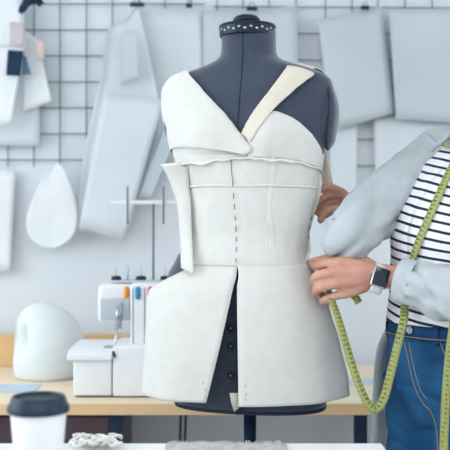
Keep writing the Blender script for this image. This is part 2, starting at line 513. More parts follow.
# ------------------------------------------------------------------ white rounded head block
def head_block():
    Yh = 2.985; c = P(47, 379, Yh); c.z = TZ; s = Yh / F
    prof = [(0, 29), (2.5, 32), (12, 34.5), (30, 36), (42, 35), (52, 32), (61, 27), (68, 20), (72.5, 12), (74.4, 5), (74.8, 1)]
    rs = []
    for h, r in [(p.x, p.y) for p in crom([Vector((a, b, 0)) for a, b in prof], 4)]:
        ring = []
        for i in range(48):
            a = 2 * math.pi * i / 48
            x = math.cos(a); y = math.sin(a)
            px = x * r * s; py = y * r * .95 * s
            lean = -.012 * (h / 74) + .010 * math.sin(h / 74 * math.pi)
            px += lean
            # a flattened cheek on the left front, and a soft brow crease beside it
            d = (Vector((x, y)).dot(Vector((-.75, -.66))))
            if d > .72:
                k = (d - .72) * .30 * math.exp(-((h - 40) / 24) ** 2)
                px -= -.75 * k * r * s; py -= -.66 * k * r * s
            d2 = Vector((x, y)).dot(Vector((-.9, -.44)))
            g = math.exp(-((d2 - .93) / .05) ** 2) * math.exp(-((h - 40) / 11) ** 2) * .10
            px += .5 * g; py += .44 * g
            ring.append(c + Vector((px, py, h * s)))
        rs.append(ring)
    bm = BM(); rings(bm, rs)
    t = thing('foam_block', 'white rounded foam head block standing on the work table', 'head block', c)
    obj('dome', bm, M['foam'], t)
    b = BM(); lathe(b, [(.0, .0), (.062, .0), (.064, .004), (.060, .008), (0, .008)], c + Vector((.0, 0, .0004)), 32)
    obj('base', b, M['plank'], t, label='thin wooden base')


head_block()

# ------------------------------------------------------------------ overlock sewing machine
def machine():
    Y0 = 2.625; s = Y0 / F
    def X(px): return (px - 225) * s
    def Z(py): return ZC - (py - 225) * s
    t = thing('sewing_machine', 'white overlock sewing machine with coloured tension dials on the work table', 'sewing machine', (X(130), Y0 + .1, TZ))
    b = BM(); box(b, X(112.5), X(200), Y0, Y0 + .21, TZ + .004, Z(346), .006, 3)
    obj('lower_body', b, M['machine'], t, 'auto')
    b = BM(); box(b, X(73), X(111.5), Y0, Y0 + .2, TZ + .006, Z(358), .005, 3)
    obj('looper_cover', b, M['machine'], t, 'auto')
    # sloping lid of the bed
    b = BM(); rs = []
    for px in (67, 67.6, 112, 112.6):
        e = .004 if px in (67, 112.6) else 0
        x = X(px)
        rs.append([Vector((x, Y0 - .012 + e, Z(360) + e)), Vector((x, Y0 + .225 - e, Z(360) + e)), Vector((x, Y0 + .225 - e, Z(349) - e)), Vector((x, Y0 + .02, Z(350) - e)), Vector((x, Y0 - .012 + e, Z(355) - e))])
    rings(b, rs)
    bmesh.ops.bevel(b, geom=list(b.edges), offset=.002, segments=2, affect='EDGES')
    obj('bed_lid', b, M['machine'], t, 'auto')
    b = BM(); box(b, X(67.5) + .02, X(200), Y0 + .012, Y0 + .19, TZ, TZ + .007)
    obj('rubber_foot', b, M['groove'], t, False, label='grey rubber foot strip')
    # column and head
    b = BM(); box(b, X(128), X(200), Y0 + .055, Y0 + .20, Z(350), Z(284.5), .010, 4)
    obj('column', b, M['machine'], t, 'auto')
    b = BM(); box(b, X(94), X(132), Y0 + .07, Y0 + .185, Z(326), Z(286), .016, 5)
    obj('head', b, M['machine'], t, 'auto')
    b = BM(); box(b, X(97), X(127), Y0 + .063, Y0 + .072, Z(322), Z(300), .003, 3)
    obj('face_plate', b, M['machine_g'], t, 'auto', label='pale grey face plate')
    # needle bar, foot, plate
    b = BM(); yb = Y0 + .05
    tube(b, [Vector((X(115.5), yb, Z(308))), Vector((X(115.5), yb, Z(328)))], .0055, 12)
    tube(b, [Vector((X(118.5), yb + .01, Z(305))), Vector((X(118.5), yb + .01, Z(331)))], .0035, 10)
    obj('needle_bar', b, M['chrome'], t)
    b = BM()
    tube(b, [Vector((X(115), yb, Z(326))), Vector((X(114), yb, Z(340))), Vector((X(112), yb - .004, Z(347)))], .003, 8, 3)
    box(b, X(112), X(117), yb - .006, yb + .006, Z(331), Z(328), .001)
    box(b, X(102), X(116), yb - .016, yb + .012, Z(350), Z(348), .0015)
    obj('presser_foot', b, M['chrome'], t, 'auto')
    b = BM(); tube(b, [Vector((X(113), Y0 - .003, Z(351))), Vector((X(115), Y0 - .004, Z(357)))], .003, 8)
    obj('latch', b, M['navy_pl'], t, label='small dark latch')
    # tension dials and their thread grooves
    yc = Y0 + .055
    for px, m in ((124, 'orange'), (136, 'blue'), (148.5, 'pink'), (161, 'green')):
        b = BM(); lathe(b, [(0, -.019), (.004, -.018), (.0070, -.014), (.0078, -.008), (.0078, .008), (.0070, .014), (.004, .018), (0, .019)], Vector((X(px), yc - (.0 if px > 127 else -.012), Z(294.5))), 20)
        for k in range(12):
            a = 2 * math.pi * k / 12
        obj('tension_dial', b, M[m], t, 'auto', label=m.replace('_', ' ') + ' thread tension dial')
    for px in (131, 143, 155):
        b = BM(); box(b, X(px) - .0012, X(px) + .0012, yc - .0012, yc + .002, Z(346), Z(289))
        obj('thread_groove', b, M['groove'], t, False, label='thin dark vertical groove')
    # spool stand
    b = BM(); box(b, X(108), X(185), Y0 + .1, Y0 + .15, Z(285), Z(282.5), .002)
    obj('spool_rail', b, M['machine_g'], t, False)
    for px in (111, 137, 162.5):
        b = BM(); lathe(b, [(0, 0), (.0145, 0), (.0155, .003), (.0135, .011), (.006, .012), (0, .012)], Vector((X(px), Y0 + .125, Z(282.5))), 24)
        sp = obj('spool_base', b, M['green'] if px == 137 else M['navy_pl'], t, 'auto', label='dark round spool base')
        b = BM(); tube(b, [Vector((X(px), Y0 + .125, Z(279))), Vector((X(px), Y0 + .125, Z(270)))], .002, 8); obj('spool_pin', b, M['machine_g'], sp)
    b = BM(); tube(b, [Vector((X(122.5), Y0 + .14, Z(283))), Vector((X(122.5), Y0 + .14, Z(268)))], .0035, 8); obj('handle_post', b, M['machine_g'], t)
    b = BM(); yp = Y0 + .16
    tube(b, [Vector((X(149), yp, Z(283))), Vector((X(149), yp, Z(200)))], .0032, 10)
    obj('guide_pole', b, M['groove'], t, label='thin grey telescopic pole')
    b = BM(); box(b, X(104), X(174), yp - .006, yp + .006, Z(203), Z(199), .002)
    gb = obj('thread_guide', b, M['machine'], t, False)
    for px in (122, 160):
        b = BM(); tube(b, [Vector((X(px), yp - .009, Z(184))), Vector((X(px), yp - .009, Z(224)))], .0028, 8)
        obj('guide_wire', b, M['groove'], gb)


machine()

# ------------------------------------------------------------------ dress form
CX, CY, AY = .055, 2.2, R(-15)
ca, sa = math.cos(AY), math.sin(AY)
K = 430.
HWR = [(36, 27), (45, 27), (53, 27.5), (58, 30), (62, 36), (66, 47), (70, 60), (74, 70), (78, 78), (83, 83), (90, 85), (105, 86), (118, 84), (132, 80), (148, 76), (165, 73), (190, 67), (215, 60.5), (235, 57), (250, 56), (262, 58), (275, 64), (290, 72), (310, 77), (340, 80), (375, 80), (410, 77)]
HWL = [(36, 27), (45, 27), (53, 27.5), (58, 30), (62, 36), (66, 47), (70, 60), (74, 70), (78, 79), (83, 84), (90, 87), (105, 87), (118, 85), (132, 81), (148, 77), (165, 73), (190, 67), (215, 61), (235, 59), (246, 65), (258, 74), (275, 83), (290, 87), (310, 88), (340, 86), (375, 81), (410, 75)]
DF = [(36, .056), (54, .057), (64, .060), (75, .066), (100, .085), (130, .102), (150, .108), (165, .108), (200, .098), (235, .090), (260, .098), (300, .110), (340, .113), (410, .105)]
DB = [(36, .056), (54, .060), (64, .070), (75, .083), (100, .098), (130, .100), (165, .088), (200, .08), (235, .078), (260, .10), (300, .128), (340, .132), (410, .118)]


def zf(py): return ZC + (225 - py) / K


def body(th, py, off=0.):
    """point on the form's skin: th radians from the front (positive to the viewer's right), py = height row"""
    s, c = math.sin(th), math.cos(th)
    hw = (tab(HWR, py) if s > 0 else tab(HWL, py)) / K
    d = tab(DF, py) if c > 0 else tab(DB, py)
    n = 2 / 2.25
    x = hw * math.copysign(abs(s) ** n, s); y = -d * math.copysign(abs(c) ** n, c)
    if c > 0:
        for bx in (-.076, .076):
            y -= .028 * math.exp(-((x - bx) / .042) ** 2 - ((py - 138) / 21) ** 2) * min(1, c * 2)
    p = Vector((CX + x * ca - y * sa, CY + x * sa + y * ca, zf(py)))
    if off: p += bnorm(th, py) * off
    return p


def bnorm(th, py):
    e = .03
    a = body(th + e, py) - body(th - e, py); b = body(th, py + 1.5) - body(th, py - 1.5)
    n = b.cross(a)
    q = Vector((math.sin(th) * ca + math.cos(th) * sa, math.sin(th) * sa - math.cos(th) * ca, 0))
    if n.length < 1e-9: return q.normalized()
    n.normalize()
    if n.dot(q) < 0: n = -n
    return n


def proj(p): return 225 + F * p.x / p.y, 225 - F * (p.z - ZC) / p.y


from mathutils.bvhtree import BVHTree
_rows = [36 + i * 1.5 for i in range(250)]
_bm = BM(); rings(_bm, [[body(2 * math.pi * i / 96, r) for i in range(96)] for r in _rows]); _bm.normal_update()
BODY = BVHTree.FromBMesh(_bm); _bm.free()
EYE = Vector((0, 0, ZC))


def hit(px, py):
    """point of the form's skin seen at a pixel (nearest skin when the pixel misses it)"""
    d = P(px, py, 1.0) - EYE; d.normalize()
    h = BODY.ray_cast(EYE, d)
    if h[0]: return h[0]
    q = P(px, py, CY)
    for _ in range(4):
        n = BODY.find_nearest(q)[0]; q = P(px, py, n.y)
    return BODY.find_nearest(q)[0]


def T(px, py):
    """(angle, row) on the form seen at a pixel"""
    p = hit(px, py); row = 225 - (p.z - ZC) * K
    best = min(((body(-math.pi + 2 * math.pi * i / 720, row) - p).length, -math.pi + 2 * math.pi * i / 720) for i in range(721))
    return (best[1], row)


def A(deg, py): return (R(deg), py)


df = thing('dress_form', 'navy fabric tailor\'s dress form on a pole, wearing the white toile', 'dress form', (CX, CY, 0))
rs = []
rowsb = [34 + i * 2 for i in range(0, 190)]
rowsb = [r for r in rowsb if r <= 402]
for r in rowsb:
    rs.append([body(2 * math.pi * i / 72, max(r, 34)) for i in range(72)])
b = BM(); rings(b, rs); obj('torso', b, M['form'], df)
# seams in the cover
for nm, th0 in (('centre_seam', 0.0),):
    b = BM(); tube(b, [body(th0, r, .0006) for r in range(38, 408, 3)], .0011, 6); obj(nm, b, M['form_dark'], df, label='dark centre front seam')
for sgn in (-1, 1):
    b = BM(); cx = .193 if sgn > 0 else .184; zc = zf(117)
    prof = [(0, .016), (.5, .0155), (.85, .012), (.97, .006), (1, 0), (.97, -.006), (.9, -.012), (0, -.012)]
    rr_ = []
    for r, h in prof:
        ring = []
        for i in range(40):
            a = 2 * math.pi * i / 40
            zz = .080 * r * math.sin(a); yy = .045 * r * math.cos(a) * (1 + .2 * math.sin(a) * -1)
            xx = cx + h - .013 * max(0, math.sin(a)) ** 3 * r - .11 * max(0, -zz)
            x, y = sgn * xx, yy
            ring.append(Vector((CX + x * ca - y * sa, CY + x * sa + y * ca, zc + zz)))
        rr_.append(ring)
    rings(b, rr_)
    ap = obj('arm_plate', b, M['form'], df)
    b = BM(); ring = []
    for i in range(41):
        a = 2 * math.pi * i / 40
        zz = .080 * math.sin(a); yy = .045 * math.cos(a) * (1 - .2 * math.sin(a)); xx = (.193 if sgn > 0 else .184) - .013 * max(0, math.sin(a)) ** 3 - .11 * max(0, -zz) + .001
        x, y = sgn * xx, yy
        ring.append(Vector((CX + x * ca - y * sa, CY + x * sa + y * ca, zc + zz)))
    tube(b, ring, .0022, 6); obj('plate_piping', b, M['form_dark'], ap)
# neck cap with perforated band and knob
zt = zf(36); cn = Vector((CX, CY, zt)); cn = cn + Vector((-.003, 0, 0))
b = BM(); lathe(b, [(.0585, -.004), (.064, -.003), (.065, 0), (.0655, .017), (.067, .019), (.0655, .023), (.05, .026), (0, .027)], cn, 48)
cap = obj('neck_cap', b, M['navy_pl'], df, 'auto')
b = BM()
for i in range(30):
    a = 2 * math.pi * i / 30
    d = Vector((math.cos(a), math.sin(a), 0))
    up = .0085 + (.002 if i % 2 else -.002)
    lathe(b, [(0, 0), (.0034, 0), (.003, .0012), (0, .0014)], cn + d * .0652 + Vector((0, 0, up)), 8, d, sx=1.2)
obj('rivet_band', b, M['chrome'], cap, label='band of small silver dots')
b = BM(); lathe(b, [(.012, 0), (.014, .002), (.027, .003), (.0315, .008), (.031, .013), (.025, .019), (.013, .023), (0, .024)], cn + Vector((-.002, 0, .026)), 40)
obj('neck_knob', b, M['navy_pl'], df)
# underside, pole, base
zb = zf(402)
b = BM(); rr_ = []
for k, h in ((1.0, .0), (1.012, -.004), (1.0, -.009), (.6, -.010), (.1, -.010)):
    rr_.append([Vector((CX + (body(2 * math.pi * i / 60, 410).x - CX) * k, CY + (body(2 * math.pi * i / 60, 410).y - CY) * k, zb + h)) for i in range(60)])
rings(b, rr_); obj('base_plate', b, M['form_dark'], df, 'auto')
px_ = CX + .003
b = BM(); tube(b, [Vector((px_, CY, zb - .008)), Vector((px_, CY, .05))], .0145, 20); obj('pole', b, M['steel'], df)
b = BM(); lathe(b, [(.0, .30), (.021, .30), (.023, .305), (.023, .35), (.02, .355), (0, .355)], Vector((px_, CY, 0)), 24); obj('collar', b, M['navy_pl'], df, 'auto')
for i in range(4):
    a = R(45 + 90 * i); d = Vector((math.cos(a), math.sin(a), 0)); o = Vector((px_, CY, 0))
    b = BM(); limb(b, [o + Vector((0, 0, .10)), o + d * .12 + Vector((0, 0, .095)), o + d * .24 + Vector((0, 0, .06))], [.016, .014, .012], 12, 4)
    lg = obj('foot_arm', b, M['steel'], df)
    b = BM(); lathe(b, [(0, -.01), (.024, -.01), (.027, -.006), (.027, .006), (.024, .01), (0, .01)], o + d * .245 + Vector((0, 0, .027)), 20, Vector((-d.y, d.x, 0)))
    obj('caster', b, M['navy_pl'], lg, 'auto')
# adjusting dials in the front opening
for r in (328, 346, 375):
    n = bnorm(R(-14), r)
    th_, row_ = T(231, r)
    c0 = body(th_, row_); n = bnorm(th_, row_)
    b = BM(); lathe(b, [(0, 0), (.0085, 0), (.0085, .0035), (.006, .005), (0, .005)], c0, 18, n); obj('adjusting_dial', b, M['form_dark'], df, 'auto')
    b = BM(); lathe(b, [(0, 0), (.0022, 0), (.0018, .0012), (0, .0014)], c0 + n * .005, 10, n); obj('dial_screw', b, M['chrome'], df)
b = BM(); box(b, -.009, .009, -.009, .009, -.008, .008, .003)
kb = P(240, 407, 2.085); bmesh.ops.translate(b, verts=b.verts, vec=kb); obj('lock_knob', b, M['navy_pl'], df)

# ------------------------------------------------------------------ the toile on the form
td_ = thing('toile_dress', 'unfinished white muslin dress with one shoulder strap, pinned on the dress form', 'dress', (CX, CY, zf(405)))


def netpatch(rows, off, k=5, edge=0.):
    """Catmull-Rom surface through a net of (angle,row) points laid on the form"""
    R1 = [crom([Vector((a, p, 0)) for a, p in r], k) for r in rows]
    cols = [crom([r[i] for r in R1], k) for i in range(len(R1[0]))]
    g = []
    nv = len(cols[0]); nu = len(cols)
    for j in range(nv):
        row = []
        for i in range(nu):
            a, p = cols[i][j].x, cols[i][j].y
            o = off(i / (nu - 1), j / (nv - 1)) if callable(off) else off
            o += .0012 * noise.noise(Vector((a * 6, p * .06, 3)))
            row.append(body(a, p, o))
        g.append(row)
    bm = BM(); gridmesh(bm, g); return bm


def pxpatch(rows, off, k=6, back=None):
    """cloth over the form: rows of pixel outline points laid on the skin; back = per-row list of (angle,row) that continue it out of sight"""
    R1 = [crom([Vector((x, y, 0)) for x, y in r], k) for r in rows]
    cols = [crom([r[i] for r in R1], k) for i in range(len(R1[0]))]
    nu, nv = len(cols), len(cols[0]); g = []
    for j in range(nv):
        row = []
        if back:
            bj = [crom([Vector((b[i][0], b[i][1], 0)) for b in back], k)[j] for i in range(len(back[0]))]
            first = T(cols[0][j].x, cols[0][j].y)
            ctl = [(v.x, v.y) for v in bj] + [first]
            q = crom([Vector((a, r, 0)) for a, r in ctl], k)[:-1]
            row += [(v.x, v.y, 0) for v in q]
        for i in range(nu):
            a, r = T(cols[i][j].x, cols[i][j].y); row.append((a, r, i / (nu - 1)))
        g.append([body(a, r, off(u, j / (nv - 1))) for a, r, u in row])
    for _ in range(3):            # relax the cloth, keep its outline
        n = [[p.copy() for p in r] for r in g]
        for j in range(1, len(g) - 1):
            for i in range(1, len(g[0]) - 1):
                n[j][i] = g[j][i] * .5 + (g[j - 1][i] + g[j + 1][i] + g[j][i - 1] + g[j][i + 1]) * .125
        g = n
    bm = BM(); gridmesh(bm, g); return bm


_t187 = [(r, T(lerp(186, 190, (r - 165) / 100), r)[0]) for r in range(165, 273, 3)]


def T187(r): return tab(_t187, r)


# close-fitting middle of the bodice (wraps the back)
def bod_off(u, v): return .0035 + .0025 * noise.noise(Vector((u * 9, v * 3, 1))) ** 2 + (.004 if v > .97 else 0)


def bodice_grid(r_top, r_bot, n, left, right, raised):
    g = []
    for j in range(n + 1):
        v = j / n; row = []
        for i in range(91):
            u = i / 90
            r = lerp(r_top, r_bot, v); th = lerp(left(r), right, u)
            if raised: r = lerp(r_top + 17 * max(0, min(1, (math.degrees(th) - 25) / 30)), r_bot, v)
            o = (.0030 if raised else .0046) + .0016 * noise.noise(Vector((th * 2.2, r * .035, 1))) + .0010 * noise.noise(Vector((th * 6, r * .02, 4)))
            row.append(body(th, r, max(o, .0025)))
        g.append(row)
    bm = BM(); gridmesh(bm, g); return bm


obj('bust_band', bodice_grid(138, 168, 18, lambda r: R(-178), R(96), True), M['muslin'], td_, solid=.0012)
obj('bodice', bodice_grid(157, 266, 40, T187, R(96), False), M['muslin'], td_, solid=.0012)
# shoulder panel
b = pxpatch([
    [(168, 76), (178, 74.5), (188, 72.5)],
    [(159, 86), (180, 86), (200, 86.5)],
    [(158, 105), (187, 106), (217, 106)],
    [(160, 125), (196, 126), (235, 126.5)],
    [(164, 137), (200, 140), (248, 141)],
    [(166, 146), (205, 147), (254.5, 149)],
    [(168, 152), (190, 144.5), (246, 155)]],
    lambda u, v: .0085 + .004 * max(0, v - .6) * u * 3, 6,
    back=[[A(-150, 71), A(-118, 73)], [A(-150, 84), A(-112, 85)], [A(-150, 104), A(-110, 105)], [A(-150, 124), A(-110, 125)], [A(-150, 136), A(-110, 138)], [A(-150, 146), A(-110, 148)], [A(-150, 152), A(-110, 154)]])
obj('shoulder_panel', b, M['muslin'], td_, solid=.0014)
# one-shoulder cup
b = pxpatch([
    [(249, 137), (260, 124), (272, 113.5), (284, 116), (296, 121.5), (310, 134), (319, 149)],
    [(249, 147), (260, 140), (272, 136), (284, 138), (296, 143), (310, 151), (319.5, 159)],
    [(249, 157), (260, 156.5), (272, 157), (284, 158.5), (298, 161), (311, 165), (319, 169)]], lambda u, v: .0070 + .0015 * math.sin(u * 9) * v, 5)
obj('bust_cup', b, M['muslin'], td_, solid=.0012)
# strap
b = pxpatch([
    [(243, 134), (253, 142)], [(254, 115), (266, 122)], [(266, 97.5), (281, 104)], [(278, 81), (297, 89)], [(287, 69), (313, 77)]],
    lambda u, v: .0095 + .002 * math.sin(u * 3.1), 8)
# carries on over the shoulder and down the back
last = sorted((v.co.copy() for v in b.verts), key=lambda p: -p.z)
bmesh.ops.recalc_face_normals(b, faces=b.faces)
bv = list(b.verts); bv = bv[-9:]
L_ = crom([bv[0].co, Vector((bv[0].co.x + .002, CY - .008, zf(62.5))), body(R(118), 68, .006), body(R(140), 80, .006), body(R(150), 100, .006)], 6)
R_ = crom([bv[-1].co, Vector((bv[-1].co.x + .006, CY - .030, zf(70.5))), body(R(100), 76, .006), body(R(122), 86, .006), body(R(128), 104, .006)], 6)
prev = bv
for l, r_ in list(zip(L_, R_))[1:]:
    cur = [b.verts.new(l.lerp(r_, i / 8) + Vector((0, 0, .003 * math.sin(i / 8 * math.pi)))) for i in range(9)]
    for i in range(8): b.faces.new((prev[i], prev[i + 1], cur[i + 1], cur[i]))
    prev = cur
obj('shoulder_strap', b, M['muslin_c'], td_, solid=.0016, label='cream strap over the shoulder')
g = []
for (l, r_) in zip(crom([P(318, 144, 2.262), P(319, 160, 2.268), P(317, 186, 2.27)], 6), crom([P(327, 142, 2.262), P(329, 160, 2.268), P(333, 185, 2.27)], 6)):
    g.append([l.lerp(r_, i / 4) + Vector((0, .003 * math.sin(i * 1.7), 0)) for i in range(5)])
b = BM(); gridmesh(b, g); obj('strap_tail', b, M['muslin_c'], td_, solid=.0016, label='cream strap end hanging behind the arm plate')


def flange(pts, h, down=0, wav=.25, seed=0, tip=1, lean=0):
    """seam allowance standing off the cloth along a line of (angle,row) points"""
    q = crom([Vector((a, r, 0)) for a, r in pts], 10); g = []
    for i, v in enumerate(q):
        n = bnorm(v.x, v.y); p = body(v.x, v.y, .004)
        hh = h * min(1, (i + .6) / 6, (len(q) - i) / 6) * (1 + wav * noise.noise(Vector((i * .21, seed, 2))) * 1.6)
        w = Vector((math.cos(v.x) * ca, math.cos(v.x) * sa, 0))
        d = (n + Vector((0, 0, -down)) + w * (lean + wav * 1.1 * noise.noise(Vector((i * .17, 7, seed))))).normalized()
        g.append([p + d * hh * k + Vector((0, 0, .0012 * math.sin(i * .9 + k))) for k in (0, .35, .7, 1)])
    bm = BM(); gridmesh(bm, g); return bm


# bust seam that runs right round, standing away from the form
bs = [A(-130, 163), A(-95, 164), T(178, 164), T(200, 160.5), T(228, 157.5), T(250, 156), T(272, 157), T(298, 161), T(318, 168), A(92, 172)]
obj('bust_seam', flange(bs, .010, .7, .3, 1), M['muslin_s'], td_, solid=.0016)
obj('princess_seam', flange([T(186, 166), T(189, 185), T(192, 205), T(193, 230), T(192, 262)], .015, 0, .3, 2, lean=1.1), M['muslin_s'], td_, solid=.002)
obj('princess_seam', flange([T(277, 148), T(277, 157), T(275, 180), T(272, 205), T(274, 230), T(278, 262)], .013, 0, .35, 3, lean=-1.9), M['muslin_s'], td_, solid=.002)
# side seam allowance flaring off the left side
g = []
for l, r_ in zip(crom([P(162, 166, 2.16), P(169, 180, 2.165), P(177, 205, 2.17), P(180, 240, 2.165), P(181, 268, 2.13)], 5),
                 crom([P(188, 167, 2.145), P(189, 185, 2.15), P(191, 205, 2.15), P(192, 235, 2.15), P(194, 274, 2.10)], 5)):
    g.append([l.lerp(r_, i / 6) + Vector((0, -.006 * math.sin(i / 6 * math.pi), 0)) for i in range(7)])
b = BM(); gridmesh(b, g); obj('side_allowance', b, M['muslin'], td_, solid=.0012)
# pointed tip of the bust seam
b = BM(); gridmesh(b, [[P(160, 164.5, 2.15), P(160.5, 165.5, 2.15)], [P(170, 163, 2.13), P(170, 166.5, 2.13)], [P(182, 162, 2.115), P(182, 166.5, 2.115)]])
obj('seam_tip', b, M['muslin_s'], td_, solid=.002)
# tape of the stay line
def strip(pts, h, off):
    q = crom([Vector((a, r, 0)) for a, r in pts], 8)
    bm = BM(); gridmesh(bm, [[body(v.x, v.y - h, off), body(v.x, v.y, off + .0008), body(v.x, v.y + h, off)] for v in q]); return bm


obj('stay_tape', strip([T(192, 186), T(215, 185), T(240, 185.5), T(270, 185), T(300, 186), T(317, 189)], 1.1, .0072), M['muslin_s'], td_, solid=.0008)
# centre front basting, and marks on the right edge
L0, L1 = T(232, 158), T(237, 266)
for i, (a, e) in enumerate(((0, .26), (.32, .37), (.42, .47), (.53, .57), (.62, .68), (.73, .78), (.83, .87), (.93, .97))):
    b = BM(); tube(b, [body(lerp(L0[0], L1[0], t), lerp(L0[1], L1[1], t), .0085) for t in (a, (a + e) / 2, e)], .0009 if i else .0007, 6)
    obj('basting_stitch', b, M['pencil'], td_, label='grey centre basting stitch')
for i in range(9):
    y = 178 + i * 9.5; x = lerp(317.5, 304, (y - 175) / 88)
    a = T(x, y); c = T(x - .4, y + 4)
    b = BM(); tube(b, [body(*a, .009), body(*c, .009)], .0008, 6)
    obj('pin', b, M['pencil'], td_, label='short dark pin along the side edge')
obj('side_seam', flange([T(318, 172), T(315, 190), T(311, 215), T(306, 240), T(303, 263)], .010, 0, .15, 5, lean=.9), M['muslin_s'], td_, solid=.0018)

# skirt panels
SL = [(262, 62), (270, 80), (280, 90), (290, 99), (300, 101.5), (350, 103), (396, 106)]
SR = [(262, 62), (275, 68), (290, 74), (310, 81), (340, 90), (378, 99), (396, 100)]
SD = [(262, .113), (275, .124), (290, .136), (310, .148), (350, .165), (396, .178)]
SB = [(262, .105), (275, .115), (290, .135), (350, .15), (396, .165)]


def skirt(th, r, w=0.):
    s, c = math.sin(th), math.cos(th)
    hw = (tab(SR, r) if s > 0 else tab(SL, r)) / K
    d = tab(SD, r) if c > 0 else tab(SB, r)
    k = (r - 262) / 134
    # soft flutes that grow towards the hem
    fl = 1 + k * (.020 * math.sin(th * 5 + .6) + .016 * math.sin(th * 9 + 2.1)) + w
    n = 2 / 2.2
    x = hw * math.copysign(abs(s) ** n, s) * fl; y = -d * math.copysign(abs(c) ** n, c) * fl
    p = Vector((CX + x, CY + y, zf(r)))
    q = max(0, min(1, (r - 263) / 20)); q = q * q * (3 - 2 * q)
    return body(th - AY, min(r, 290), .0085).lerp(p, q) if q < 1 else p


def th_skirt(px, r):
    lo, hi = -1.2, 1.2
    for _ in range(30):
        m = (lo + hi) / 2
        if proj(skirt(m, r))[0] < px: lo = m
        else: hi = m
    return lo


def skirt_panel(side):
    g = []; nv = 44; nu = 54
    for j in range(nv + 1):
        v = j / nv; row = []
        for i in range(nu + 1):
            u = i / nu
            if side < 0:
                r_e = lerp(266, 392, v)
                e = th_skirt(lerp(236.5, 205, v ** 1.15), r_e)
                th = lerp(e, R(-185), u)
                d = abs(math.degrees(th))
                top = 265 + 25 * max(0, min(1, (d - 46) / 41))
                r = lerp(top, 390.5, v)
                w = .012 * math.exp(-((d - 62) / 14) ** 2) * math.sin(v * 3) - .02 * math.exp(-(u / .06) ** 2) * v
            else:
                r_e = lerp(266, 392, v)
                e = th_skirt(lerp(236.5, 238.5, v), r_e)
                th = lerp(e, R(178), u)
                d = math.degrees(th)
                r = lerp(264, 392, v)
                # a crease that starts under the hand and falls to the hem
                w = .045 * math.exp(-((d - lerp(66, 50, v)) / 11) ** 2) * math.sin(min(1, v * 1.6) * 3.1) - .03 * math.exp(-((d - lerp(84, 78, v)) / 14) ** 2) * v
            p = skirt(th, r, w)
            bd = body(th - AY * 0 if True else th, r)
            row.append(p)
        g.append(row)
    bm = BM(); gridmesh(bm, g); return bm


obj('skirt_panel', skirt_panel(-1), M['muslin'], td_, solid=.0016)
obj('skirt_panel', skirt_panel(1), M['muslin'], td_, solid=.0016)
b = BM(); gridmesh(b, [[P(229.5, 393, 2.062), P(240, 393, 2.062)], [P(231, 402, 2.064), P(240, 402, 2.064)], [P(234, 412, 2.066), P(239, 408, 2.066)]])
obj('hem_tab', b, M['muslin_c'], td_, solid=.002, label='small cream tab under the hem')
for grp in (((245, 372), (246, 379), (245, 384)), ((205, 376), (206, 384), (203, 370))):
    b = BM()
    for px, py in grp:
        th_ = th_skirt(px, py); p = skirt(th_, py); p.y -= .006
        tube(b, [p, p + Vector((.0006, 0, -.005))], .0006, 6)
    obj('pencil_mark', b, M['pencil'], td_, label='tiny grey marks above the hem')

# ------------------------------------------------------------------ front table and what is on it
FZ = .80; FY = 1.822; FX = .302
ft = thing('cutting_table', 'white-topped cutting table in the foreground, in front of the dress form', 'table', (-.6, 1.4, 0))
b = BM(); box(b, -1.5, FX, .95, FY, FZ - .03, FZ, .003); obj('tabletop', b, M['white_table'], ft, False)
for x in (-1.4, FX - .08):
    for y in (1.03, FY - .08):
        b = BM(); box(b, x - .02, x + .02, y - .02, y + .02, 0, FZ - .03, .003); obj('leg', b, M['steel'], ft, False)
# coffee cup
cc = P(38.5, 400, 1.50); cc.z = FZ
cu = thing('coffee_cup', 'white paper coffee cup with a dark lid on the foreground table', 'cup', cc)
b = BM(); lathe(b, [(0, .004), (.030, .004), (.0315, 0), (.033, .002), (.0445, .130), (.0455, .131), (.0445, .133), (.04, .133)], cc, 48); obj('cup_body', b, M['cup'], cu, 'auto')
b = BM(); lathe(b, [(.0445, .124), (.0478, .124), (.0490, .127), (.0488, .132), (.0472, .136), (.0455, .1375), (.0425, .1475), (.0412, .1495), (.0390, .1500), (.0376, .1485), (.0368, .1450), (0, .1450)], cc, 56)
ld = obj('lid', b, M['lid'], cu, 'auto')
b = BM(); box(b, -.009, .009, -.003, .003, 0, .0018, .001); bmesh.ops.translate(b, verts=b.verts, vec=cc + Vector((0, -.030, .1450))); obj('sip_hole', b, M['black'], ld, False)
# folded grey linen with frayed edge
fl = thing('folded_fabric', 'folded grey woven fabric with frayed edge on the foreground table', 'fabric', (.0, 1.74, FZ))
for n_, (z0, x0, x1, y0, y1) in enumerate(((.0, -.112, .118, 1.62, 1.805), (.0022, -.108, .108, 1.625, 1.808))):
    g = []
    for j in range(13):
        row = []
        for i in range(61):
            u = i / 60; v = j / 12
            z = FZ + .0006 + z0 + .0012 * (noise.noise(Vector((u * 7, v * 3, n_))) + .6) + .0008 * math.sin(u * 6)
            row.append(Vector((lerp(x0, x1, u) + .004 * noise.noise(Vector((v * 5, n_, u))), lerp(y0, y1, v) + .004 * noise.noise(Vector((u * 14, 5, n_))), z)))
        g.append(row)
    b = BM(); gridmesh(b, g); obj('fabric_layer', b, M['linen'], fl, solid=.0016, offset=1)
b = BM()
for i in range(260):
    x = random.uniform(-.108, .108); z = FZ + .0015 + random.uniform(0, .003)
    d = Vector((random.uniform(-.004, .004), random.uniform(.0, .006), random.uniform(-.001, .0045)))
    tube(b, [Vector((x, 1.808, z)), Vector((x, 1.808, z)) + d], .0005, 4)
o = obj('frayed_edge', b, M['lace'], fl); o['kind'] = 'stuff'
